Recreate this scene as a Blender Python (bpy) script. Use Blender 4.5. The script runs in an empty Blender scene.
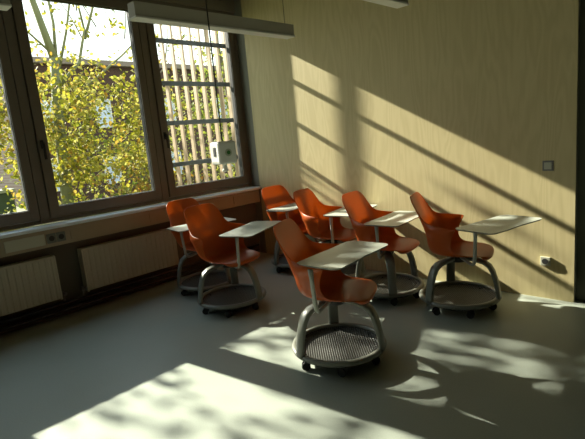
import bpy, bmesh, math, random
from mathutils import Vector, Matrix
R = math.radians
sc = bpy.context.scene
COL = sc.collection
random.seed(7)

# ------------------------------------------------------------------ helpers
def link(name, me, mat=None, parent=None, smooth=False):
    o = bpy.data.objects.new(name, me)
    COL.objects.link(o)
    if mat is not None: me.materials.append(mat)
    if parent is not None: o.parent = parent
    if smooth:
        for p in me.polygons: p.use_smooth = True
    return o

def from_bm(name, bm, mat=None, parent=None, smooth=False):
    bmesh.ops.recalc_face_normals(bm, faces=bm.faces)
    me = bpy.data.meshes.new(name); bm.to_mesh(me); bm.free()
    return link(name, me, mat, parent, smooth)

def abox(bm, a, b, bevel=0.0, M=None):
    vs = [bm.verts.new((x, y, z)) for x in (a[0], b[0]) for y in (a[1], b[1]) for z in (a[2], b[2])]
    fs = [bm.faces.new([vs[i] for i in q]) for q in ((0,1,3,2),(4,6,7,5),(0,4,5,1),(2,3,7,6),(0,2,6,4),(1,5,7,3))]
    if bevel > 0:
        es = set(e for f in fs for e in f.edges)
        r = bmesh.ops.bevel(bm, geom=list(es), offset=bevel, segments=2, affect='EDGES', profile=0.6)
        vs = list(set(v for f in r['faces'] for v in f.verts))
    if M is not None:
        bmesh.ops.transform(bm, matrix=M, verts=[v for v in vs if v.is_valid])

def box(name, a, b, mat, parent=None, bevel=0.0):
    bm = bmesh.new(); abox(bm, a, b, bevel); return from_bm(name, bm, mat, parent)

def atube(bm, pts, rad, n=8, caps=True):
    """tube through pts; rad a number or a list"""
    pts = [Vector(p) for p in pts]
    if not isinstance(rad, (list, tuple)): rad = [rad]*len(pts)
    rings = []; up = None
    for i, p in enumerate(pts):
        t = (pts[min(i+1, len(pts)-1)] - pts[max(i-1, 0)]).normalized()
        if up is None:
            up = Vector((0,0,1)) if abs(t.z) < .9 else Vector((1,0,0))
        s = t.cross(up).normalized(); up = s.cross(t).normalized()
        rings.append([bm.verts.new(p + (s*math.cos(2*math.pi*k/n) + up*math.sin(2*math.pi*k/n))*rad[i]) for k in range(n)])
    for a, b in zip(rings, rings[1:]):
        for k in range(n): bm.faces.new((a[k], a[(k+1)%n], b[(k+1)%n], b[k]))
    if caps:
        bm.faces.new(rings[0][::-1]); bm.faces.new(rings[-1])

def lathe(bm, prof, n=48, close=True):
    """profile of (r, z); closed loop if close"""
    rings = [[bm.verts.new((r*math.cos(2*math.pi*k/n), r*math.sin(2*math.pi*k/n), z)) for k in range(n)] for r, z in prof]
    m = len(prof)
    for i in range(m if close else m-1):
        a, b = rings[i], rings[(i+1) % m]
        for k in range(n): bm.faces.new((a[k], a[(k+1)%n], b[(k+1)%n], b[k]))
    if not close:
        if prof[0][0] > 1e-4: bm.faces.new(rings[0][::-1])
        if prof[-1][0] > 1e-4: bm.faces.new(rings[-1])

def empty(name, loc=(0,0,0)):
    o = bpy.data.objects.new(name, None); COL.objects.link(o); o.location = loc
    o.empty_display_size = .1
    return o

def tag(o, label=None, cat=None, group=None, kind=None):
    if label: o['label'] = label
    if cat: o['category'] = cat
    if group: o['group'] = group
    if kind: o['kind'] = kind
    return o

# ------------------------------------------------------------------ materials
def mat(name, col=(.5,.5,.5), rough=.5, metal=0.0, spec=.5):
    m = bpy.data.materials.new(name); m.use_nodes = True
    b = m.node_tree.nodes['Principled BSDF']
    b.inputs['Base Color'].default_value = (*col, 1)
    b.inputs['Roughness'].default_value = rough
    b.inputs['Metallic'].default_value = metal
    b.inputs['Specular IOR Level'].default_value = spec
    return m, m.node_tree, b

def noise_mat(name, c1, c2, scale=5, rough=.5, vec=(1,1,1), metal=0.0, bump=0.0, detail=4, spec=.5):
    m, nt, b = mat(name, c1, rough, metal, spec)
    N = nt.nodes
    tc = N.new('ShaderNodeTexCoord'); mp = N.new('ShaderNodeMapping'); nz = N.new('ShaderNodeTexNoise'); mx = N.new('ShaderNodeMix')
    mx.data_type = 'RGBA'
    mp.inputs['Scale'].default_value = vec
    nz.inputs['Scale'].default_value = scale; nz.inputs['Detail'].default_value = detail
    nt.links.new(tc.outputs['Object'], mp.inputs[0]); nt.links.new(mp.outputs[0], nz.inputs['Vector'])
    mx.inputs[6].default_value = (*c1, 1); mx.inputs[7].default_value = (*c2, 1)
    nt.links.new(nz.outputs['Fac'], mx.inputs[0]); nt.links.new(mx.outputs[2], b.inputs['Base Color'])
    if bump:
        bp = N.new('ShaderNodeBump'); bp.inputs['Strength'].default_value = bump; bp.inputs['Distance'].default_value = .01
        nt.links.new(nz.outputs['Fac'], bp.inputs['Height']); nt.links.new(bp.outputs[0], b.inputs['Normal'])
    return m

def plywood():
    m, nt, b = mat('plywood', (.5,.42,.22), .55, 0, .3)
    N = nt.nodes; L = nt.links.new
    tc = N.new('ShaderNodeTexCoord')
    mp = N.new('ShaderNodeMapping'); mp.inputs['Scale'].default_value = (2.4, 1, .32)
    L(tc.outputs['Object'], mp.inputs[0])
    nz = N.new('ShaderNodeTexNoise'); nz.inputs['Scale'].default_value = 1.6; nz.inputs['Detail'].default_value = 3; nz.inputs['Distortion'].default_value = .35
    L(mp.outputs[0], nz.inputs['Vector'])
    mu = N.new('ShaderNodeMath'); mu.operation = 'MULTIPLY'; mu.inputs[1].default_value = 80; L(nz.outputs['Fac'], mu.inputs[0])
    sn = N.new('ShaderNodeMath'); sn.operation = 'SINE'; L(mu.outputs[0], sn.inputs[0])
    mr = N.new('ShaderNodeMapRange'); mr.inputs['From Min'].default_value = -1; mr.inputs['From Max'].default_value = 1
    L(sn.outputs[0], mr.inputs['Value'])
    # fine vertical fibre
    mp2 = N.new('ShaderNodeMapping'); mp2.inputs['Scale'].default_value = (70, 1, 1.6); L(tc.outputs['Object'], mp2.inputs[0])
    n2 = N.new('ShaderNodeTexNoise'); n2.inputs['Scale'].default_value = 2; n2.inputs['Detail'].default_value = 3; L(mp2.outputs[0], n2.inputs['Vector'])
    # broad tone patches
    n3 = N.new('ShaderNodeTexNoise'); n3.inputs['Scale'].default_value = .9; L(tc.outputs['Object'], n3.inputs['Vector'])
    def mix(f, a, bb, fac=None):
        x = N.new('ShaderNodeMix'); x.data_type = 'RGBA'
        if fac is not None: x.inputs[0].default_value = fac
        if f is not None: L(f, x.inputs[0])
        for i, v in ((6, a), (7, bb)):
            if isinstance(v, tuple): x.inputs[i].default_value = (*v, 1)
            else: L(v, x.inputs[i])
        return x.outputs[2]
    c1 = mix(n3.outputs['Fac'], (.62,.53,.29), (.70,.60,.34))
    dark = mix(n2.outputs['Fac'], (.46,.375,.18), (.60,.51,.27))
    mm = N.new('ShaderNodeMath'); mm.operation = 'MULTIPLY'; mm.inputs[1].default_value = .5; L(mr.outputs[0], mm.inputs[0])
    c = mix(mm.outputs[0], c1, dark)
    c = mix(None, c, dark, .25)
    L(c, b.inputs['Base Color'])
    return m

def floor_mat():
    m, nt, b = mat('floor_covering', (.3,.3,.26), .4, 0, .35)
    N = nt.nodes; L = nt.links.new
    tc = N.new('ShaderNodeTexCoord')
    nz = N.new('ShaderNodeTexNoise'); nz.inputs['Scale'].default_value = 1.3; nz.inputs['Detail'].default_value = 6; L(tc.outputs['Object'], nz.inputs['Vector'])
    n2 = N.new('ShaderNodeTexNoise'); n2.inputs['Scale'].default_value = 130; L(tc.outputs['Object'], n2.inputs['Vector'])
    ad = N.new('ShaderNodeMath'); ad.operation = 'ADD'; L(nz.outputs['Fac'], ad.inputs[0]); L(n2.outputs['Fac'], ad.inputs[1])
    cr = N.new('ShaderNodeValToRGB')
    cr.color_ramp.elements[0].position = .35; cr.color_ramp.elements[0].color = (*FLOOR_A, 1)
    cr.color_ramp.elements[1].position = .65; cr.color_ramp.elements[1].color = (*FLOOR_B, 1)
    hf = N.new('ShaderNodeMath'); hf.operation = 'MULTIPLY'; hf.inputs[1].default_value = .5; L(ad.outputs[0], hf.inputs[0])
    L(hf.outputs[0], cr.inputs[0]); L(cr.outputs[0], b.inputs['Base Color'])
    return m
FLOOR_A = (.325,.36,.31); FLOOR_B = (.385,.42,.365)

def shell_mat():
    m, nt, b = mat('orange_plastic', (.42,.085,.013), .36, 0, .45)
    N = nt.nodes; L = nt.links.new
    tr = N.new('ShaderNodeBsdfTranslucent'); tr.inputs[0].default_value = (.95,.36,.03,1)
    mx = N.new('ShaderNodeMixShader'); mx.inputs[0].default_value = .24
    out = N['Material Output']
    L(b.outputs[0], mx.inputs[1]); L(tr.outputs[0], mx.inputs[2]); L(mx.outputs[0], out.inputs['Surface'])
    nz = N.new('ShaderNodeTexNoise'); nz.inputs['Scale'].default_value = 400; tc = N.new('ShaderNodeTexCoord'); L(tc.outputs['Object'], nz.inputs['Vector'])
    bp = N.new('ShaderNodeBump'); bp.inputs['Strength'].default_value = .08; L(nz.outputs['Fac'], bp.inputs['Height']); L(bp.outputs[0], b.inputs['Normal'])
    return m

def tray_mat():
    m, nt, b = mat('dark_tray', (.04,.04,.035), .42, 0, .5)
    N = nt.nodes; L = nt.links.new
    tc = N.new('ShaderNodeTexCoord'); sp = N.new('ShaderNodeSeparateXYZ'); L(tc.outputs['Object'], sp.inputs[0])
    s = []
    for k in range(2):
        a = N.new('ShaderNodeMath'); a.operation = 'MULTIPLY'; a.inputs[1].default_value = 2*math.pi/.020; L(sp.outputs[k], a.inputs[0])
        c = N.new('ShaderNodeMath'); c.operation = 'SINE'; L(a.outputs[0], c.inputs[0]); s.append(c)
    p = N.new('ShaderNodeMath'); p.operation = 'MULTIPLY'; L(s[0].outputs[0], p.inputs[0]); L(s[1].outputs[0], p.inputs[1])
    g = N.new('ShaderNodeMath'); g.operation = 'GREATER_THAN'; g.inputs[1].default_value = .35; L(p.outputs[0], g.inputs[0])
    x = N.new('ShaderNodeMix'); x.data_type = 'RGBA'; x.inputs[6].default_value = (.028,.028,.024,1); x.inputs[7].default_value = (.13,.13,.11,1)
    L(g.outputs[0], x.inputs[0]); L(x.outputs[2], b.inputs['Base Color'])
    bp = N.new('ShaderNodeBump'); bp.inputs['Strength'].default_value = .7; bp.inputs['Distance'].default_value = .004; L(p.outputs[0], bp.inputs['Height']); L(bp.outputs[0], b.inputs['Normal'])
    return m

def leaf_mat(name, cols, trans=.5):
    m, nt, b = mat(name, cols[0], .6, 0, .2)
    N = nt.nodes; L = nt.links.new
    g = N.new('ShaderNodeNewGeometry'); cr = N.new('ShaderNodeValToRGB'); cr.color_ramp.interpolation = 'LINEAR'
    els = cr.color_ramp.elements
    while len(els) < len(cols): els.new(.5)
    for i, c in enumerate(cols): els[i].position = i/(len(cols)-1); els[i].color = (*c, 1)
    L(g.outputs['Random Per Island'], cr.inputs[0]); L(cr.outputs[0], b.inputs['Base Color'])
    tr = N.new('ShaderNodeBsdfTranslucent'); L(cr.outputs[0], tr.inputs[0])
    mx = N.new('ShaderNodeMixShader'); mx.inputs[0].default_value = trans
    L(b.outputs[0], mx.inputs[1]); L(tr.outputs[0], mx.inputs[2]); L(mx.outputs[0], N['Material Output'].inputs['Surface'])
    return m

def brick_mat():
    m, nt, b = mat('brick', (.1,.05,.03), .8, 0, .2)
    N = nt.nodes; L = nt.links.new
    tc = N.new('ShaderNodeTexCoord'); mp = N.new('ShaderNodeMapping'); mp.inputs['Rotation'].default_value = (0, R(90), R(90))
    bt = N.new('ShaderNodeTexBrick'); bt.inputs['Scale'].default_value = 4
    bt.inputs['Color1'].default_value = (.075,.038,.024,1); bt.inputs['Color2'].default_value = (.05,.026,.018,1); bt.inputs['Mortar'].default_value = (.09,.07,.055,1)
    cx = N.new('ShaderNodeCombineXYZ'); sp = N.new('ShaderNodeSeparateXYZ')
    L(tc.outputs['Object'], sp.inputs[0]); L(sp.outputs[1], cx.inputs[0]); L(sp.outputs[2], cx.inputs[1]); L(cx.outputs[0], bt.inputs['Vector'])
    L(bt.outputs['Color'], b.inputs['Base Color'])
    return m

def glass_mat():
    m = bpy.data.materials.new('window_glass'); m.use_nodes = True
    nt = m.node_tree; N = nt.nodes; N.clear(); L = nt.links.new
    out = N.new('ShaderNodeOutputMaterial'); tr = N.new('ShaderNodeBsdfTransparent'); gl = N.new('ShaderNodeBsdfGlossy'); gl.inputs['Roughness'].default_value = .0
    tr.inputs[0].default_value = (.96,.98,.95,1)
    lw = N.new('ShaderNodeFresnel'); lw.inputs[0].default_value = 1.3
    mx = N.new('ShaderNodeMixShader'); L(lw.outputs[0], mx.inputs[0]); L(tr.outputs[0], mx.inputs[1]); L(gl.outputs[0], mx.inputs[2]); L(mx.outputs[0], out.inputs['Surface'])
    return m

PLY = plywood(); FLOOR = floor_mat(); SHELL = shell_mat(); TRAY = tray_mat(); BRICK = brick_mat(); GLASS = glass_mat()
CONC = noise_mat('grey_plaster', (.20,.20,.155), (.23,.23,.18), 3, .8)
CEIL = noise_mat('ceiling_plaster', (.20,.18,.13), (.24,.21,.15), 2, .8)
DARKWALL = noise_mat('brown_wall_under_sill', (.12,.10,.07), (.15,.125,.09), 4, .8)
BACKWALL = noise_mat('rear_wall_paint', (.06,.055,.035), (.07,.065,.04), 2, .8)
ALU = noise_mat('bronze_window_frame', (.15,.125,.095), (.175,.148,.115), 20, .42, metal=.0)
GASKET = mat('black_gasket', (.006,.006,.006), .6)[0]
SILL = noise_mat('sill_coating', (.86,.92,.98), (.90,.95,1.0), 12, .35, metal=.0)
TRUNK = noise_mat('trunking_paint', (.36,.29,.19), (.42,.34,.23), 8, .4)
COVER = mat('cover_plate', (.55,.55,.44), .4)[0]
RADIA = noise_mat('radiator_enamel', (.52,.475,.36), (.56,.51,.39), 6, .4)
PIPE = mat('black_pipe', (.012,.012,.014), .35)[0]
BRASS = mat('valve_metal', (.22,.18,.16), .35, .8)[0]
TABLET = noise_mat('worksurface_laminate', (.44,.475,.42), (.48,.515,.455), 30, .28)
TEDGE = mat('worksurface_edge', (.17,.18,.15), .5)[0]
GREY = noise_mat('grey_base_plastic', (.17,.178,.15), (.20,.208,.175), 30, .33)
DARKP = mat('dark_plastic', (.018,.018,.017), .38)[0]
ARM = noise_mat('grey_arm_plastic', (.33,.34,.29), (.37,.38,.33), 30, .35)
LAMP = mat('lamp_housing', (.45,.42,.33), .45)[0]
LAMPD = mat('lamp_diffuser', (.75,.74,.66), .4)[0]
WIRE = mat('wire', (.02,.02,.018), .5)[0]
WHITEP = mat('white_box_plastic', (.85,.84,.78), .4)[0]
GREENP = mat('green_socket_ring', (.06,.22,.05), .5)[0]
STEEL = mat('brushed_plate', (.22,.22,.21), .35, .3)[0]
SOCKD = mat('socket_insert', (.03,.03,.03), .5)[0]
DOORM = noise_mat('dark_door', (.07,.078,.045), (.085,.092,.055), 4, .6)
LARCH = noise_mat('larch_slats', (.31,.22,.12), (.38,.28,.17), 6, .6, vec=(1,1,.1))
GUARD = mat('guard_rail_paint', (.05,.065,.07), .5)[0]
BARK = noise_mat('bark', (.10,.085,.05), (.17,.15,.09), 9, .85, vec=(1,1,.3), bump=.5)
BARKG = noise_mat('green_bark', (.11,.12,.05), (.19,.20,.09), 9, .85, vec=(1,1,.3), bump=.5)
GRASS = noise_mat('meadow', (.09,.12,.03), (.16,.15,.05), 1.5, .9)
LEAF_Y = leaf_mat('yellow_leaves', [(.10,.12,.015), (.27,.27,.025), (.34,.29,.03), (.40,.38,.10), (.32,.18,.02)])
LEAF_G = leaf_mat('green_leaves', [(.08,.13,.02), (.18,.22,.03), (.30,.29,.04), (.26,.28,.10)])
LEAF_O = leaf_mat('orange_leaves', [(.20,.18,.03), (.30,.20,.03), (.34,.16,.03), (.14,.14,.03)])
PANEW = mat('far_window_glass', (.45,.52,.60), .15)[0]  # bluish reflection in the panes is put into the base colour
FRAMEW = mat('far_window_frame', (.55,.55,.52), .5)[0]
ROOFM = noise_mat('roof_edge', (.16,.12,.09), (.2,.16,.12), 6, .7)
HUT = mat('green_cabinet', (.035,.06,.035), .5)[0]
HUTT = mat('cabinet_top', (.3,.32,.25), .5)[0]

# ------------------------------------------------------------------ room
RX, RY, CZ = 9.0, -8.0, 3.26
def st(o, kind='structure'): o['kind'] = kind; return o
st(box('floor', (-.3, RY-.2, -.12), (RX+.2, .3, 0), FLOOR))
st(box('ceiling', (-.3, RY-.2, CZ), (RX+.2, .3, CZ+.15), CEIL))
# front wall: structural wall, then the plywood lining from x=.10 to x=3.72
st(box('wall_front', (-.3, .012, 0), (3.72, .3, CZ), CONC))
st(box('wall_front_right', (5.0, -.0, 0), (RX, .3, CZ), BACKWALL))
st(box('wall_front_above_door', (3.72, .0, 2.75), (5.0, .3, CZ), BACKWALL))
st(box('trim_1', (-.06, 0, 0), (.10, .012, CZ), CONC))
ply = st(box('wall_front_plywood', (.10, -.002, .0), (3.72, .012, CZ), PLY))
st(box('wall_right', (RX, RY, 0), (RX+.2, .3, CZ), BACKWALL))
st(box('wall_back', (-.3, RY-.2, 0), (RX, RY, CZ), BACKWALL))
# recessed dark door beyond the plywood
d = empty('door_1', (4.35, .11, 0)); st(d)
bm = bmesh.new(); abox(bm, (-.56, -.02, .0), (.60, .03, 2.7), .004)
from_bm('door_leaf', bm, DOORM, d)
bm = bmesh.new()
abox(bm, (-.63, -.05, 0), (-.56, .06, 2.75)); abox(bm, (.60, -.05, 0), (.65, .06, 2.75)); abox(bm, (-.56, -.05, 2.7), (.60, .06, 2.75))
from_bm('door_frame', bm, DOORM, d)
bm = bmesh.new(); atube(bm, [(.5, -.02, 1.1), (.5, -.07, 1.1), (.38, -.07, 1.1)], .01, 8); from_bm('door_handle', bm, STEEL, d, True)

# window wall
P = 1.288; YR = -.045; NW = 4
YEND = YR - P*NW
st(box('wall_left', (-.24, RY, 0), (-.03, .012, .875), DARKWALL))
st(box('wall_left_lintel', (-.24, RY, 3.085), (-.03, .012, CZ), CEIL))
st(box('wall_left_rear', (-.24, RY, .875), (-.03, YEND+.10, 3.085), CONC))
st(box('trim_2', (-.24, YR, .875), (-.05, .012, 3.085), ALU))
for k in range(NW):
    y1 = YR - P*k; y0 = y1 - 1.195          # sash outer
    w = empty('window_%d' % (k+1), (0, (y0+y1)/2, .905)); st(w)
    cy = (y0+y1)/2; hw = 1.195/2
    def L_(a, b): return (a[0], a[1]-cy, a[2]-.905), (b[0], b[1]-cy, b[2]-.905)
    # fixed frame with the mullion to the left of the sash
    bm = bmesh.new()
    for a, b in (((-.15, y0-.093+.006, .905), (-.06, y0-.006, 3.085)), ((-.15, y0-.006, .905), (-.06, y1, .945)), ((-.15, y0-.006, 3.045), (-.06, y1, 3.085))):
        abox(bm, *L_(a, b), .003)
    if k == 0: abox(bm, *L_((-.15, y1-.002, .905), (-.06, y1+.03, 3.085)), .003)
    from_bm('fixed_frame', bm, ALU, w)
    bm = bmesh.new()
    for a, b in (((-.13, y0-.006, .94), (-.075, y0, 3.05)), ((-.13, y1-.003, .94), (-.075, y1+.003, 3.05))):
        abox(bm, *L_(a, b))
    from_bm('gasket', bm, GASKET, w)
    bm = bmesh.new()
    ya, yb, za, zb = y0+.088, y1-.083, 1.050, 2.95
    for a, b in (((-.125, y0, .95), (-.045, ya, 3.04)), ((-.125, yb, .95), (-.045, y1-.006, 3.04)),
                 ((-.124, ya-.004, .95), (-.046, yb+.004, za)), ((-.124, ya-.004, zb), (-.046, yb+.004, 3.04))):
        abox(bm, *L_(a, b), .005)
    s = from_bm('sash', bm, ALU, w)
    bm = bmesh.new()   # glazing beads
    for a, b in (((-.11, ya-.002, za), (-.06, ya+.005, zb)), ((-.11, yb-.005, za), (-.06, yb+.002, zb)), ((-.11, ya, za-.002), (-.06, yb, za+.005)), ((-.11, ya, zb-.005), (-.06, yb, zb+.002))):
        abox(bm, *L_(a, b))
    from_bm('glazing_bead', bm, GASKET, s)
    (_, p0, q0), (_, p1, q1) = L_((0, ya, za), (0, yb, zb))
    me = bpy.data.meshes.new('pane'); me.from_pydata([(-.10, p0, q0), (-.10, p1, q0), (-.10, p1, q1), (-.10, p0, q1)], [], [(0, 1, 2, 3)])
    g = link('pane', me, GLASS, s)
    bm = bmesh.new()
    hy = y0 + .035
    abox(bm, *L_((-.045, hy-.014, 1.60), (-.033, hy+.014, 1.68)), .004)
    abox(bm, *L_((-.033, hy-.010, 1.62), (.003, hy+.010, 1.66)), .004)
    abox(bm, *L_((-.009, hy-.011, 1.50), (.007, hy+.011, 1.65)), .005)
    from_bm('window_handle', bm, DARKP, s)

# sill board
bm = bmesh.new()
prof = [(-.05, .874), (-.05, .904), (.100, .904)] + [(.112+.018*math.sin(R(a)), .886+.018*math.cos(R(a))) for a in range(0, 181, 15)] + [(.10, .868), (.09, .874)]
ra = [bm.verts.new((x, YEND-.4, z)) for x, z in prof]; rb = [bm.verts.new((x, 0, z)) for x, z in prof]
for i in range(len(prof)): bm.faces.new((ra[i], ra[(i+1) % len(prof)], rb[(i+1) % len(prof)], rb[i]))
bm.faces.new(ra); bm.faces.new(rb[::-1])
st(from_bm('trim_3', bm, SILL))

# cable trunking under the sill
tr = empty('cable_trunking', (.0, -2.6, .70)); tag(tr, 'long brown cable trunking running under the window sill', 'trunking')
bm = bmesh.new(); abox(bm, (-.03, -2.9, .0), (.075, 2.6, .165), .006); abox(bm, (.02, -2.9, .165), (.055, 2.6, .176))
from_bm('trunking_body', bm, TRUNK, tr)
bm = bmesh.new()
for a, b in ((-2.9, -.43), (.17, 1.0), (1.0, 2.14), (2.16, 2.58)):
    abox(bm, (.073, a+.004, .035), (.081, b-.004, .135), .003)
from_bm('trunking_lid', bm, TRUNK, tr)
bm = bmesh.new(); abox(bm, (.073, -.385, .03), (.084, -.055, .13), .004)
c = from_bm('cover_plate', bm, COVER, tr); c['label'] = 'pale blank cover plate'
for yy in (.0, .085):
    bm = bmesh.new(); abox(bm, (.074, yy-.04, .035), (.088, yy+.04, .125), .005)
    s = from_bm('wall_socket', bm, TEDGE, tr)
    bm = bmesh.new()
    lathe(bm, [(.0001, .0), (.025, .0), (.025, .004), (.0001, .004)], 20, False)
    bmesh.ops.transform(bm, matrix=Matrix.Translation((.087, yy, .08)) @ Matrix.Rotation(R(90), 4, 'Y'), verts=bm.verts)
    from_bm('socket_well', bm, SOCKD, s)

# radiators
def radiator(y0, y1, label):
    r = empty('radiator', (.0, (y0+y1)/2, .2)); tag(r, label, 'radiator', 'panel radiators under the window')
    h = (y1-y0)/2
    bm = bmesh.new()
    # ribbed front panel
    n = int(round((y1-y0)/.052)); pts = []
    for i in range(n):
        a = -h + (y1-y0)*i/n; w = (y1-y0)/n
        pts += [(a, .103), (a+w*.22, .103), (a+w*.34, .108), (a+w*.88, .108)]
    pts += [(h, .103)]
    vb = [bm.verts.new((x, y, .012)) for y, x in pts]; vt = [bm.verts.new((x, y, .40)) for y, x in pts]
    for i in range(len(pts)-1): bm.faces.new((vb[i], vb[i+1], vt[i+1], vt[i]))
    abox(bm, (.03, -h, .0), (.097, h, .405), .006)
    from_bm('front_panel', bm, RADIA, r)
    for a, c in ((-h-.004, -h+.012), (h-.012, h+.004)):
        bm = bmesh.new(); abox(bm, (.005, a, -.005), (.112, c, .418), .003); from_bm('side_panel', bm, RADIA, r)
    bm = bmesh.new(); abox(bm, (.01, -h, .404), (.108, h, .42), .003)
    for i in range(int((y1-y0)/.03)): abox(bm, (.03, -h+.02+.03*i, .419), (.09, -h+.03+.03*i, .422))
    from_bm('top_grille', bm, RADIA, r)
    for yy in (-h-.02, h+.02) if y0 > -3 else (h+.02,):
        s = -1 if yy < 0 else 1
        bm = bmesh.new()
        atube(bm, [(.06, yy-s*.03, .03), (.06, yy+s*.02, .03)], .014, 8); atube(bm, [(.06, yy+s*.01, .05), (.06, yy+s*.01, -.045)], .011, 8)
        atube(bm, [(.06, yy+s*.02, .03), (.10, yy+s*.02, .03)], .016, 8)
        from_bm('valve', bm, BRASS, r, False)
radiator(-2.365, -1.34, 'cream panel radiator under the middle window, behind the rearmost chair')
radiator(-3.75, -2.61, 'cream panel radiator cut by the photo edge, left of the other radiator')
for z, x, lab in ((.135, .06, 'upper black heating pipe running along the wall under the radiators'), (.07, .06, 'lower black heating pipe running just above the floor under the radiators')):
    bm = bmesh.new(); atube(bm, [(x, -7.9, z), (x, -.1, z)], .017, 10)
    for y in (-2.65, -2.9, -2.3, -1.3, -.6): atube(bm, [(x, y-.02, z), (x, y+.02, z)], .022, 10)
    for y in (-2.9, -1.3, -.6): abox(bm, (-.03, y-.012, z-.008), (x, y+.012, z+.008))
    o = from_bm('heating_pipe', bm, PIPE, None, False); tag(o, lab, 'pipe')

# wall plates on the plywood
sk = empty('wall_socket', (3.515, -.002, .318)); tag(sk, 'small square power socket low on the plywood wall near its right end', 'socket')
bm = bmesh.new(); abox(bm, (-.037, -.016, -.037), (.037, .0, .037), .004); from_bm('socket_plate', bm, COVER, sk)
bm = bmesh.new(); lathe(bm, [(.0001, 0), (.022, 0), (.024, .003), (.0001, .003)], 24, False)
bmesh.ops.transform(bm, matrix=Matrix.Translation((0, -.016, 0)) @ Matrix.Rotation(R(90), 4, 'X'), verts=bm.verts)
from_bm('socket_well', bm, SOCKD, sk)
sw = empty('light_switch', (3.53, -.002, 1.095)); tag(sw, 'grey square light switch on the plywood wall above the power socket', 'switch')
bm = bmesh.new(); abox(bm, (-.04, -.009, -.04), (.04, 0, .04), .003); from_bm('switch_plate', bm, STEEL, sw)
bm = bmesh.new(); abox(bm, (-.027, -.013, -.027), (.027, -.008, .027), .003); from_bm('rocker', bm, COVER, sw)

# ------------------------------------------------------------------ pendant lamps
def lamp(x, y0, y1, z, label):
    l = empty('pendant_lamp', (x, (y0+y1)/2, z)); tag(l, label, 'lamp', 'linear pendant lamps')
    h = (y1-y0)/2
    bm = bmesh.new(); abox(bm, (-.035, -h, .01), (.035, h, .082), .003); from_bm('housing', bm, LAMP, l)
    bm = bmesh.new(); abox(bm, (-.04, -h-.002, 0), (.04, h+.002, .011), .002); from_bm('diffuser', bm, LAMPD, l)
    for yy in (-h+.05, h-.05):
        bm = bmesh.new(); atube(bm, [(0, yy, .08), (0, yy, CZ-z)], .0018, 6); from_bm('suspension_wire', bm, WIRE, l)
lamp(2.35, -2.725, -1.555, 2.167, 'long beige pendant lamp hanging before the window top and the plywood corner')
lamp(3.17, -2.75, -1.46, 2.18, 'pendant lamp with only its end showing at the photo top over the plywood')
lamp(2.20, -4.45, -3.25, 2.19, 'pendant lamp with only its tip showing in the top left corner of the photo')

# hanging socket box
hb = empty('hanging_socket_box', (2.54, -2.39, 1.385)); tag(hb, 'white socket box hanging from a black cable in front of the slatted window', 'socket box')
hb.rotation_euler = (0, 0, R(-9))
bm = bmesh.new(); abox(bm, (-.055, -.055, 0), (.055, .055, .125), .014); from_bm('box_body', bm, WHITEP, hb)
for s_ in (-1, 1):
    bm = bmesh.new(); abox(bm, (-.012, s_*.056-.002, .045), (.012, s_*.056+.002, .095), .001); from_bm('side_slot', bm, SOCKD, hb)
for rot in (0, 180):
    bm = bmesh.new(); lathe(bm, [(.0001, 0), (.019, 0), (.021, .002), (.0001, .003)], 24, False)
    M = Matrix.Rotation(R(rot), 4, 'Z') @ Matrix.Translation((.055, 0, .062)) @ Matrix.Rotation(R(90), 4, 'Y')
    bmesh.ops.transform(bm, matrix=M, verts=bm.verts)
    f = from_bm('socket_face', bm, COVER, hb)
    bm = bmesh.new(); lathe(bm, [(.0001, 0), (.011, 0), (.011, .003), (.0001, .003)], 16, False)
    bmesh.ops.transform(bm, matrix=Matrix.Rotation(R(rot), 4, 'Z') @ Matrix.Translation((.0585, 0, .062)) @ Matrix.Rotation(R(90), 4, 'Y'), verts=bm.verts)
    from_bm('socket_centre', bm, GREENP, f)
bm = bmesh.new(); atube(bm, [(0, 0, .12), (0, 0, CZ-1.385)], .004, 8); from_bm('cable', bm, WIRE, hb)
bm = bmesh.new(); lathe(bm, [(.008, .0), (.012, -.01), (.014, -.03), (.018, -.032), (.018, -.042), (.0001, -.045)], 16, False)
from_bm('coupling', bm, WHITEP, hb, True)

# ------------------------------------------------------------------ chair
def shell_mesh():
    # rows: centre (x,z), edge (x,z), half width, exponent
    rows = [
        (.220, .412, .180, .422, .140), (.246, .428, .190, .436, .172), (.252, .443, .185, .448, .190), (.230, .453, .168, .458, .204),
        (.15, .454, .125, .463, .216), (.06, .447, .055, .467, .220), (-.03, .440, .010, .478, .222), (-.10, .439, -.015, .508, .222),
        (-.155, .446, -.022, .550, .226), (-.188, .466, -.012, .595, .234), (-.203, .502, .006, .635, .248), (-.208, .545, .020, .660, .266),
        (-.211, .580, .024, .672, .280), (-.213, .600, -.010, .678, .281), (-.215, .616, -.075, .684, .270), (-.218, .634, -.140, .692, .245), (-.222, .655, -.185, .706, .218),
        (-.232, .69, -.212, .728, .205), (-.247, .735, -.235, .762, .200), (-.268, .79, -.260, .80, .194), (-.290, .842, -.283, .84, .186), (-.305, .874, -.300, .866, .170), (-.313, .890, -.309, .880, .148), (-.317, .897, -.315, .889, .118)]
    n = 24
    bm = bmesh.new(); g = []
    for (cx, cz, ex, ez, w) in rows:
        r = []
        for j in range(n+1):
            u = -1 + 2*j/n; a = abs(u)
            k = a**2.6
            y = w*(math.sin(a*math.pi/2)**.92 if a > 0 else 0)*(1 if u > 0 else -1)
            r.append(bm.verts.new((cx+(ex-cx)*k, y, cz+(ez-cz)*k)))
        g.append(r)
    for a, b in zip(g, g[1:]):
        for j in range(n): bm.faces.new((a[j], a[j+1], b[j+1], b[j]))
    return bm

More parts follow.
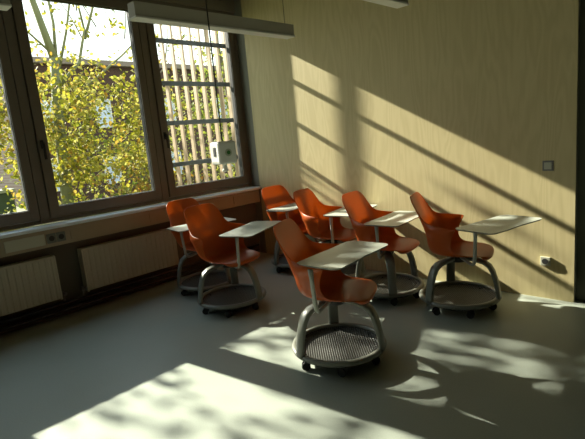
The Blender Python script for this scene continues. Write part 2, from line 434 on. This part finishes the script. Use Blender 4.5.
def make_leg():
    bm = bmesh.new()
    path = [(.292, .098, .034), (.291, .125, .034), (.284, .18, .033), (.270, .25, .033), (.252, .308, .034), (.228, .350, .035), (.190, .376, .035), (.13, .390, .033), (.06, .396, .028), (.02, .396, .024)]
    th = .025; rings = []
    for i, (r, z, w) in enumerate(path):
        a = path[max(i-1, 0)]; b = path[min(i+1, len(path)-1)]
        t = Vector((b[0]-a[0], 0, b[1]-a[1])).normalized(); nrm = Vector((-t.z, 0, t.x))
        c = Vector((r, 0, z)); q = []
        for s, e in ((-1, -1), (-.6, -1.25), (.6, -1.25), (1, -1), (1, .6), (.6, 1), (-.6, 1), (-1, .6)):
            q.append(bm.verts.new(c + Vector((0, s*w, 0)) + nrm*(-e*th*.5)))
        rings.append(q)
    for a, b in zip(rings, rings[1:]):
        for k in range(8): bm.faces.new((a[k], a[(k+1)%8], b[(k+1)%8], b[k]))
    bm.faces.new(rings[0][::-1]); bm.faces.new(rings[-1])
    return bm

def make_chair():
    root = empty('tablet_chair'); root.scale = (1.06,)*3
    o = from_bm('seat_shell', shell_mesh(), SHELL, root, True)
    m = o.modifiers.new('s', 'SOLIDIFY'); m.thickness = .009; m.offset = 0
    m = o.modifiers.new('b', 'SUBSURF'); m.levels = 1; m.render_levels = 2
    # base ring
    bm = bmesh.new(); lathe(bm, [(.262, .100), (.268, .112), (.285, .114), (.298, .108), (.302, .096), (.298, .086), (.284, .080), (.268, .084)], 64)
    from_bm('base_ring', bm, GREY, root, True)
    bm = bmesh.new(); lathe(bm, [(.0001, .072), (.12, .071), (.22, .074), (.255, .086), (.272, .098), (.272, .088), (.262, .066), (.235, .050), (.12, .046), (.0001, .046)], 64, False)
    from_bm('bag_tray', bm, TRAY, root, True)
    bm = bmesh.new()
    for k in range(7):
        a = R(-62 + k*4.2)
        abox(bm, (-.0015, -.003, -.010), (.0015, .003, .010), 0, Matrix.Rotation(a, 4, 'Z') @ Matrix.Translation((.2535, 0, .064)) @ Matrix.Rotation(R(48), 4, 'Y'))
    from_bm('tray_slot_glint', bm, COVER, root)  # pale slivers: reflections in the tray slots, put in as colour
    # legs: three, in a base frame of their own angle (set when the chair is placed)
    leg = make_leg(); l0 = from_bm('leg', leg, GREY, root, True)
    for k in (1, 2):
        l = l0.copy(); COL.objects.link(l); l.parent = root
    # hub
    bm = bmesh.new(); lathe(bm, [(.0001, .358), (.03, .360), (.055, .368), (.062, .385), (.060, .403), (.045, .412), (.06, .419), (.10, .428), (.11, .438), (.0001, .44)], 32, False)
    from_bm('hub', bm, DARKP, root, True)
    # casters
    cs = bmesh.new()
    abox(cs, (-.018, -.011, .030), (.016, .011, .060), .006); atube(cs, [(0, 0, .05), (0, 0, .088)], .008, 8)
    c0 = from_bm('caster', cs, DARKP, root)
    wm = bmesh.new()
    for s in (-1, 1):
        atube(wm, [(-.008, s*.010, .027), (-.008, s*.020, .027), (-.008, s*.024, .027)], [.027, .027, .022], 20)
    w0 = from_bm('wheel', wm, DARKP, c0, False)
    for k in range(1, 6):
        c = c0.copy(); COL.objects.link(c); c.parent = root
        w = w0.copy(); COL.objects.link(w); w.parent = c
    # worksurface arm: from the hub outwards along +x, then up
    ab = bmesh.new()
    pts = [(.04, 0, .408), (.12, 0, .402), (.19, 0, .396), (.232, 0, .398), (.254, 0, .414), (.264, 0, .445), (.274, 0, .53), (.281, 0, .60), (.286, 0, .670)]
    rr = [.012, .012, .012, .0125, .013, .013, .0125, .0125, .016]
    atube(ab, pts, rr, 12)
    a = from_bm('worksurface_arm', ab, ARM, root, True)
    # worksurface, long axis along +x, origin over the stem
    bm = bmesh.new()
    out = []
    def arc(cx, cy, r, a0, a1, n=7):
        for i in range(n+1):
            t = R(a0 + (a1-a0)*i/n); out.append((cx+r*math.cos(t), cy+r*math.sin(t)))
    Lh, Wh = .305, .155
    arc(Lh-.05, Wh-.05, .05, 0, 90); out.append((.08, Wh-.006)); out.append((-.08, Wh-.002))
    arc(-Lh+.05, Wh-.05, .05, 90, 180); arc(-Lh+.045, -Wh+.045, .045, 180, 270); out.append((-.12, -Wh)); out.append((0, -Wh+.008)); out.append((.12, -Wh+.002))
    arc(Lh-.05, -Wh+.05, .05, 270, 360)
    lo = [bm.verts.new((x*.985, y*.97, -.010)) for x, y in out]; hi = [bm.verts.new((x, y, 0)) for x, y in out]
    n = len(out)
    for i in range(n): bm.faces.new((lo[i], lo[(i+1)%n], hi[(i+1)%n], hi[i]))
    bm.faces.new(hi); bm.faces.new(lo[::-1])
    t = from_bm('worksurface', bm, TABLET, root)
    t.data.materials.append(TEDGE)
    for p in t.data.polygons:
        if p.normal.z < .5: p.material_index = 1
    bm = bmesh.new(); lathe(bm, [(.0001, -.035), (.02, -.034), (.045, -.016), (.05, -.010), (.0001, -.0095)], 24, False)
    from_bm('mounting_plate', bm, ARM, t, True)
    return root

def copy_tree(o, parent=None):
    c = o.copy(); COL.objects.link(c); c.parent = parent
    for ch in o.children: copy_tree(ch, c)
    return c

def setup(root, x, y, head, legs, casters, arm, tab, tabc):
    """head: seat facing; legs: angle of first leg; arm: angle of the arm; tab: long axis angle; tabc: world xy of the worksurface centre"""
    root.location = (x, y, 0); root.rotation_euler = (0, 0, 0)
    i = j = 0; s = 1.06
    for ch in root.children:
        n = ch.name.split('.')[0]
        if n in ('seat_shell', 'hub'): ch.rotation_euler = (0, 0, R(head))
        elif n == 'leg': ch.rotation_euler = (0, 0, R(legs + 120*i)); i += 1
        elif n == 'caster':
            a = R(casters + 60*j); ch.location = (.245*math.cos(a), .245*math.sin(a), 0); ch.rotation_euler = (0, 0, a + R([40, -70, 100, 10, 150, 60][j])); j += 1
        elif n == 'worksurface_arm': ch.rotation_euler = (0, 0, R(arm))
        elif n == 'worksurface': ch.location = ((tabc[0]-x)/s, (tabc[1]-y)/s, .690); ch.rotation_euler = (0, 0, R(tab))

proto = make_chair()
CHAIRS = [
 # x, y, head, legs, casters, arm, tab, tab centre, label
 (2.74, -1.76, 24, 15, 15, -76, 95, (2.82, -1.73), 'front orange tablet chair, nearest the camera, at the edge of the sunlit floor'),
 (3.01, -.51, 18, 8, 15, -40, 78, (3.355, -.555), 'orange tablet chair at the right end, near the wall power socket'),
 (2.37, -.57, 8, 70, 15, -70, 95, (2.51, -.59), 'orange tablet chair second from the right, one base leg facing the viewer'),
 (1.64, -.44, 12, 15, 15, -50, 102, (1.84, -.36), 'orange tablet chair behind the front chair, second from the corner along the plywood'),
 (.97, -.29, 0, 20, 15, -60, 95, (1.0, -.32), 'orange tablet chair standing in the corner by the end of the window sill'),
 (1.295, -1.53, 4, 15, 15, -18, 110, (1.51, -1.385), 'orange tablet chair standing on the open floor at left, overlapping the radiator chair'),
 (.65, -1.34, 0, 12, 15, -75, 84, (.79, -1.42), 'orange tablet chair closest to the radiator, half hidden behind another chair'),
]
for i, (x, y, head, legs, cst, arm, tab, tc, lab) in enumerate(CHAIRS):
    c = proto if i == 0 else copy_tree(proto)
    setup(c, x, y, head, legs, cst, arm, tab, tc)
    tag(c, lab, 'chair', 'orange tablet chairs')

# ------------------------------------------------------------------ outside
st(box('ground', (-60, -40, -.6), (-.24, 45, -.45), GRASS))
# guard rails outside the right-hand window
g = empty('window_guard', (-.25, -.58, .95)); tag(g, 'dark guard of horizontal bars fixed outside the right-hand window', 'guard rail')
for z in (1.299, 1.787, 2.242, 2.719):
    bm = bmesh.new(); abox(bm, (-.014, -.60, z-.95-.026), (.014, .60, z-.95+.026), .004); from_bm('guard_bar', bm, GUARD, g)
for yy in (-.585, .565):
    bm = bmesh.new(); abox(bm, (-.012, yy-.012, -.1), (.012, yy+.012, 2.2), .002); abox(bm, (-.012, yy-.012, .3), (.12, yy+.012, .33)); from_bm('guard_post', bm, GUARD, g)
# larch slat screen standing off the facade
s = empty('slat_screen', (-1.6, .6, -.45)); tag(s, 'screen of upright pale larch slats standing outside the right-hand window', 'screen')
bm0 = bmesh.new(); abox(bm0, (-.05, -.013, 0), (.05, .013, 5.2), .003)
sl = from_bm('slat', bm0, LARCH, s)
for i in range(14):
    o = sl if i == 0 else sl.copy()
    if i: COL.objects.link(o); o.parent = s
    o.location = (0, -1.055+.165*i, 0); o.rotation_euler = (0, 0, R(-8))
for z in (.3, 5.0):
    bm = bmesh.new(); abox(bm, (-.1, -1.1, z), (-.055, 1.12, z+.08), .004); from_bm('slat_rail', bm, GUARD, s)

# brick building
b = empty('brick_building', (-16, 10, -.45)); tag(b, 'brown brick building with pale windows beyond the trees', 'building')
bm = bmesh.new(); abox(bm, (-6, -8.0, 0), (0, 16, 5.75)); from_bm('brick_wall', bm, BRICK, b)
bm = bmesh.new(); abox(bm, (-6.2, -8.2, 5.75), (.25, 16.2, 5.98), .02); from_bm('roof_edge', bm, ROOFM, b)
for yy, zz, w_, h_ in ((-4.6, 3.1, .75, 1.25), (-4.6, .6, .75, 1.2), (-1.4, 3.1, .9, 1.25), (-1.4, .6, .9, 1.2), (1.9, 3.1, .9, 1.25), (4.4, 3.4, .9, 2.0), (1.9, .6, .9, 1.2), (-6.9, 3.1, .7, 1.2), (-6.9, .6, .7, 1.2), (7, 3.2, .9, 1.6)):
    bm = bmesh.new()
    for a, c in (((-w_/2, 0), (-w_/2+.07, h_)), ((w_/2-.07, 0), (w_/2, h_)), ((-w_/2, 0), (w_/2, .07)), ((-w_/2, h_-.07), (w_/2, h_))):
        abox(bm, (-.02, yy+a[0], zz+a[1]), (.05, yy+c[0], zz+c[1]))
    f = from_bm('house_window', bm, FRAMEW, b)
    bm = bmesh.new(); abox(bm, (-.01, yy-w_/2+.05, zz+.05), (.02, yy+w_/2-.05, zz+h_-.05)); from_bm('pane', bm, PANEW, f)

# green utility cabinet
cb = empty('utility_cabinet', (-9, -1.05, -.45)); tag(cb, 'dark green utility cabinet among the leaves, low in the left window', 'cabinet')
bm = bmesh.new(); abox(bm, (-.35, -.45, 0), (.35, .45, 1.22), .02); from_bm('cabinet_body', bm, HUT, cb)
bm = bmesh.new(); abox(bm, (-.40, -.50, 1.22), (.40, .50, 1.30), .02); from_bm('cabinet_top', bm, HUTT, cb)

def leaves(name, blobs, size, m, parent=None, seed=1):
    rnd = random.Random(seed); vs = []; fs = []
    for (cx, cy, cz, rx, ry, rz, n) in blobs:
        # leaves gather in sprays
        k = 0
        while k < n:
            a = rnd.gauss(0, .5), rnd.gauss(0, .5), rnd.gauss(0, .5)
            px, py, pz = cx+a[0]*rx, cy+a[1]*ry, cz+a[2]*rz
            for q in range(rnd.randint(4, 9)):
                x, y, z = px+rnd.gauss(0, .11), py+rnd.gauss(0, .11), pz+rnd.gauss(0, .08)
                s = size*rnd.uniform(.6, 1.25)
                M = Matrix.Rotation(rnd.uniform(0, 6.28), 3, 'Z') @ Matrix.Rotation(rnd.gauss(0, .9), 3, 'X') @ Matrix.Rotation(rnd.gauss(0, .5), 3, 'Y')
                i0 = len(vs)
                for lx, ly, lz in ((0, -.5, 0), (.32, -.18, .06), (.34, .15, .06), (0, .55, 0), (-.34, .15, .06), (-.32, -.18, .06)):
                    v = M @ Vector((lx*s, ly*s, lz*s)); vs.append((x+v.x, y+v.y, z+v.z))
                fs.append((i0, i0+1, i0+2, i0+3)); fs.append((i0, i0+3, i0+4, i0+5)); k += 1
    me = bpy.data.meshes.new(name); me.from_pydata(vs, [], fs)
    return link(name, me, m, parent)

def tree(label, loc, branches, blobs, leafm, bark, size=.085, seed=1, cat='tree', name='garden_tree', grp='trees outside the windows'):
    t = empty(name, loc); tag(t, label, cat, grp)
    bm = bmesh.new()
    for pts, r0, r1 in branches:
        n = len(pts); atube(bm, [Vector(p)-Vector(loc) for p in pts], [r0+(r1-r0)*i/(n-1) for i in range(n)], 7)
    from_bm('trunk', bm, bark, t, True)
    o = leaves('foliage', [(bx-loc[0], by-loc[1], bz-loc[2], *r) for (bx, by, bz, *r) in blobs], size, leafm, t, seed)
    o['kind'] = 'stuff'
    return t

def twigs(rnd, x, y, z, spread, n, L):
    out = []
    for i in range(n):
        a = rnd.uniform(-1, 1)*spread; b_ = rnd.uniform(-1, 1)*.4
        sx, sy, sz = x+rnd.gauss(0, .3), y+rnd.gauss(0, .4), z+rnd.uniform(-1, 1)
        p = [(sx, sy, sz)]
        for k in range(4):
            a += rnd.gauss(0, .12)
            q = p[-1]; p.append((q[0]+b_*L/4, q[1]+math.sin(a)*L/4, q[2]+math.cos(a)*L/4))
        out.append((p, .018, .004))
    return out
rn = random.Random(3)
G = -.45
# main tree beyond the middle window
tree('yellow-leaved tree with a forked bare trunk reaching up through the middle window', (-7, .2, G),
     [([(-7, .05, G), (-7, .12, 1.0), (-7, .23, 2.6), (-7, .36, 3.8)], .15, .11),
      ([(-7, .36, 3.7), (-7.0, .22, 4.4), (-7, .08, 5.1), (-6.9, -.1, 6.6)], .10, .05),
      ([(-7, .38, 3.7), (-7.1, .50, 4.6), (-7.1, .42, 6.2)], .045, .02),
      ([(-7, .40, 3.5), (-7, .72, 4.4), (-7, 1.0, 5.4), (-7, 1.1, 6.4)], .035, .015),
      ([(-7, .30, 3.1), (-7, .9, 3.7), (-7.1, 1.2, 4.5), (-7.1, 1.1, 5.6)], .05, .02),
      ([(-7.1, 1.18, 4.3), (-7.2, 1.55, 5.1), (-7.2, 1.9, 6.0)], .04, .015),
      ([(-7, .3, 3.9), (-7, -.2, 4.4), (-7, -.7, 4.6)], .03, .01),
      ([(-7, .2, 2.4), (-6.8, 1.0, 3.2), (-6.7, 1.9, 3.9), (-6.6, 2.9, 4.8)], .04, .012)] + twigs(rn, -7, 1.2, 4.4, 1.0, 9, 1.4),
     [(-7, .4, 2.4, 1.6, 1.7, 1.0, 1900), (-7, 1.0, 3.3, 1.2, 1.5, .55, 480), (-7, 1.2, 5.0, 1.3, 2.0, 1.2, 170), (-7, .3, 1.3, 1.6, 1.5, .9, 1600)],
     LEAF_Y, BARKG, .115, 11)
tree('slim tree of yellow-green leaves growing toward the right side of the middle window', (-6.2, 2.1, G),
     [([(-6.2, 2.1, G), (-6.2, 2.15, 1.5), (-6.2, 2.0, 3.0), (-6.2, 2.1, 4.3)], .07, .02),
      ([(-6.2, 2.1, 4.2), (-6.2, 2.4, 4.7), (-6.2, 3.2, 5.1)], .022, .01), ([(-6.2, 2.1, 4.1), (-6.2, 1.9, 4.6), (-6.2, 1.9, 5.3)], .02, .008),
      ([(-6.2, 1.1, .35), (-6.2, 1.5, .7), (-6.2, 1.9, .95), (-6.2, 2.3, 1.05)], .035, .02)] + twigs(rn, -6.2, 2.2, 4.0, .9, 6, 1.2),
     [(-6.2, 1.9, 2.7, 1.1, 1.2, .8, 900), (-6.2, 1.7, 1.2, 1.1, 1.2, .9, 1300), (-6.2, 2.4, 4.1, .9, 1.0, .6, 160)],
     LEAF_Y, BARK, .105, 12)
tree('bushy yellow tree filling the view of the left window', (-6.5, -1.6, G),
     [([(-6.5, -1.6, G), (-6.5, -1.55, 1.6), (-6.4, -1.7, 3.4), (-6.4, -1.6, 6)], .12, .04), ([(-6.5, -1.55, 1.8), (-6.5, -.9, 2.8), (-6.4, -.6, 4.2)], .06, .02)] + twigs(rn, -6.5, -2.6, 3.9, .5, 6, 1.3),
     [(-6.5, -1.5, 2.5, 1.5, 1.5, 1.3, 2400), (-6.8, -2.85, 6.2, .8, 1.15, 1.1, 1500), (-6.8, -2.55, 5.3, .8, .75, .8, 600), (-6.8, -4.1, 5.4, .8, 1.1, 1.0, 260), (-6.5, -1.0, 4.3, 1.0, .9, .6, 120)], LEAF_Y, BARK, .11, 13)
tree('green and yellow tree standing behind the larch slats', (-6, 4.6, G),
     [([(-6, 4.6, G), (-6, 4.65, 2.2), (-6.1, 4.4, 4.2), (-6, 4.5, 6)], .12, .04), ([(-6, 4.6, 2.4), (-6, 5.2, 3.4), (-6, 5.6, 4.6)], .05, .02)],
     [(-6, 4.4, 2.2, 1.5, 1.7, 1.5, 3000), (-6, 4.8, 3.9, 1.4, 1.6, .8, 600)], LEAF_G, BARK, .095, 14)
tree('taller tree with orange and green leaves far left beyond the windows', (-7.5, -5.0, G),
     [([(-7.5, -5, G), (-7.5, -5.1, 2.2), (-7.6, -4.9, 5.2)], .14, .05)],
     [(-7.5, -4.8, 3.2, 1.8, 2.2, 1.8, 1800)], LEAF_O, BARK, .1, 15)
for k, (x, y, z, rx, ry, rz, n, m, lab) in enumerate((
    (-5.4, 1.6, .35, 1.0, 1.3, .55, 1500, LEAF_O, 'low orange-brown bush at the foot of the middle window view'),
    (-5.0, .2, .2, .9, 1.0, .5, 1100, LEAF_G, 'low green bush under the forked tree'),
    (-5.5, 4.2, .3, 1.0, 1.6, .7, 1500, LEAF_G, 'low green bush behind the foot of the larch slats'),
    (-6.2, -1.6, .15, 1.0, 1.2, .45, 1000, LEAF_G, 'low bush in front of the utility cabinet'),
    (-11, 3.5, 1.6, 1.5, 3.2, 1.3, 1900, LEAF_G, 'distant hedge-like shrub before the brick building'))):
    e = empty('garden_bush', (x, y, G)); tag(e, lab, 'bush', 'bushes outside the windows')
    bm = bmesh.new()
    for q in range(7):
        a = q*.9; atube(bm, [(0, 0, 0), (math.cos(a)*rx*.25, math.sin(a)*ry*.25, (z-G)*.6), (math.cos(a)*rx*.4, math.sin(a)*ry*.4, (z-G)*1.1)], [.02, .014, .006], 6)
    from_bm('stem', bm, BARK, e)
    o = leaves('foliage', [(0, 0, z-G, rx, ry, rz, n)], .085, m, e, 40+k); o['kind'] = 'stuff'

# ------------------------------------------------------------------ light
w = bpy.data.worlds.new('sky'); sc.world = w; w.use_nodes = True
nt = w.node_tree; N = nt.nodes; bg = N['Background']
tc = N.new('ShaderNodeTexCoord'); sp = N.new('ShaderNodeSeparateXYZ'); cr = N.new('ShaderNodeValToRGB')
nt.links.new(tc.outputs['Generated'], sp.inputs[0]); nt.links.new(sp.outputs[2], cr.inputs[0]); nt.links.new(cr.outputs[0], bg.inputs[0])
e = cr.color_ramp.elements; e[0].position = 0; e[0].color = (.95, .97, .90, 1); e[1].position = .8; e[1].color = (.55, .72, .88, 1)
x = e.new(.25); x.color = (.86, .95, .93, 1)
bg.inputs[1].default_value = WORLD = 2.4
sun = bpy.data.lights.new('sun', 'SUN'); sun.energy = 20; sun.angle = R(.55); sun.color = (1, .95, .80)
so = bpy.data.objects.new('sun', sun); COL.objects.link(so)
so.rotation_euler = Vector((1, .14, -.539)).to_track_quat('-Z', 'Y').to_euler()

# ------------------------------------------------------------------ camera
yaw, pitch, roll, F = -0.7865369, 0.1756874, -0.0922333, 464.247
f = Vector((math.sin(yaw)*math.cos(pitch), math.cos(yaw)*math.cos(pitch), -math.sin(pitch)))
r = f.cross(Vector((0, 0, 1))).normalized(); u = r.cross(f)
r2 = math.cos(roll)*r + math.sin(roll)*u; u2 = -math.sin(roll)*r + math.cos(roll)*u
cam = bpy.data.cameras.new('camera'); co = bpy.data.objects.new('camera', cam); COL.objects.link(co)
M = Matrix((r2, u2, -f)).transposed().to_4x4(); M.translation = (4.66, -4.008, 1.5)
co.matrix_world = M
cam.sensor_width = 36; cam.lens = F/585*36; cam.clip_start = .05
sc.camera = co
sc.view_settings.view_transform = 'Standard'; sc.view_settings.look = 'None'; sc.view_settings.exposure = 0
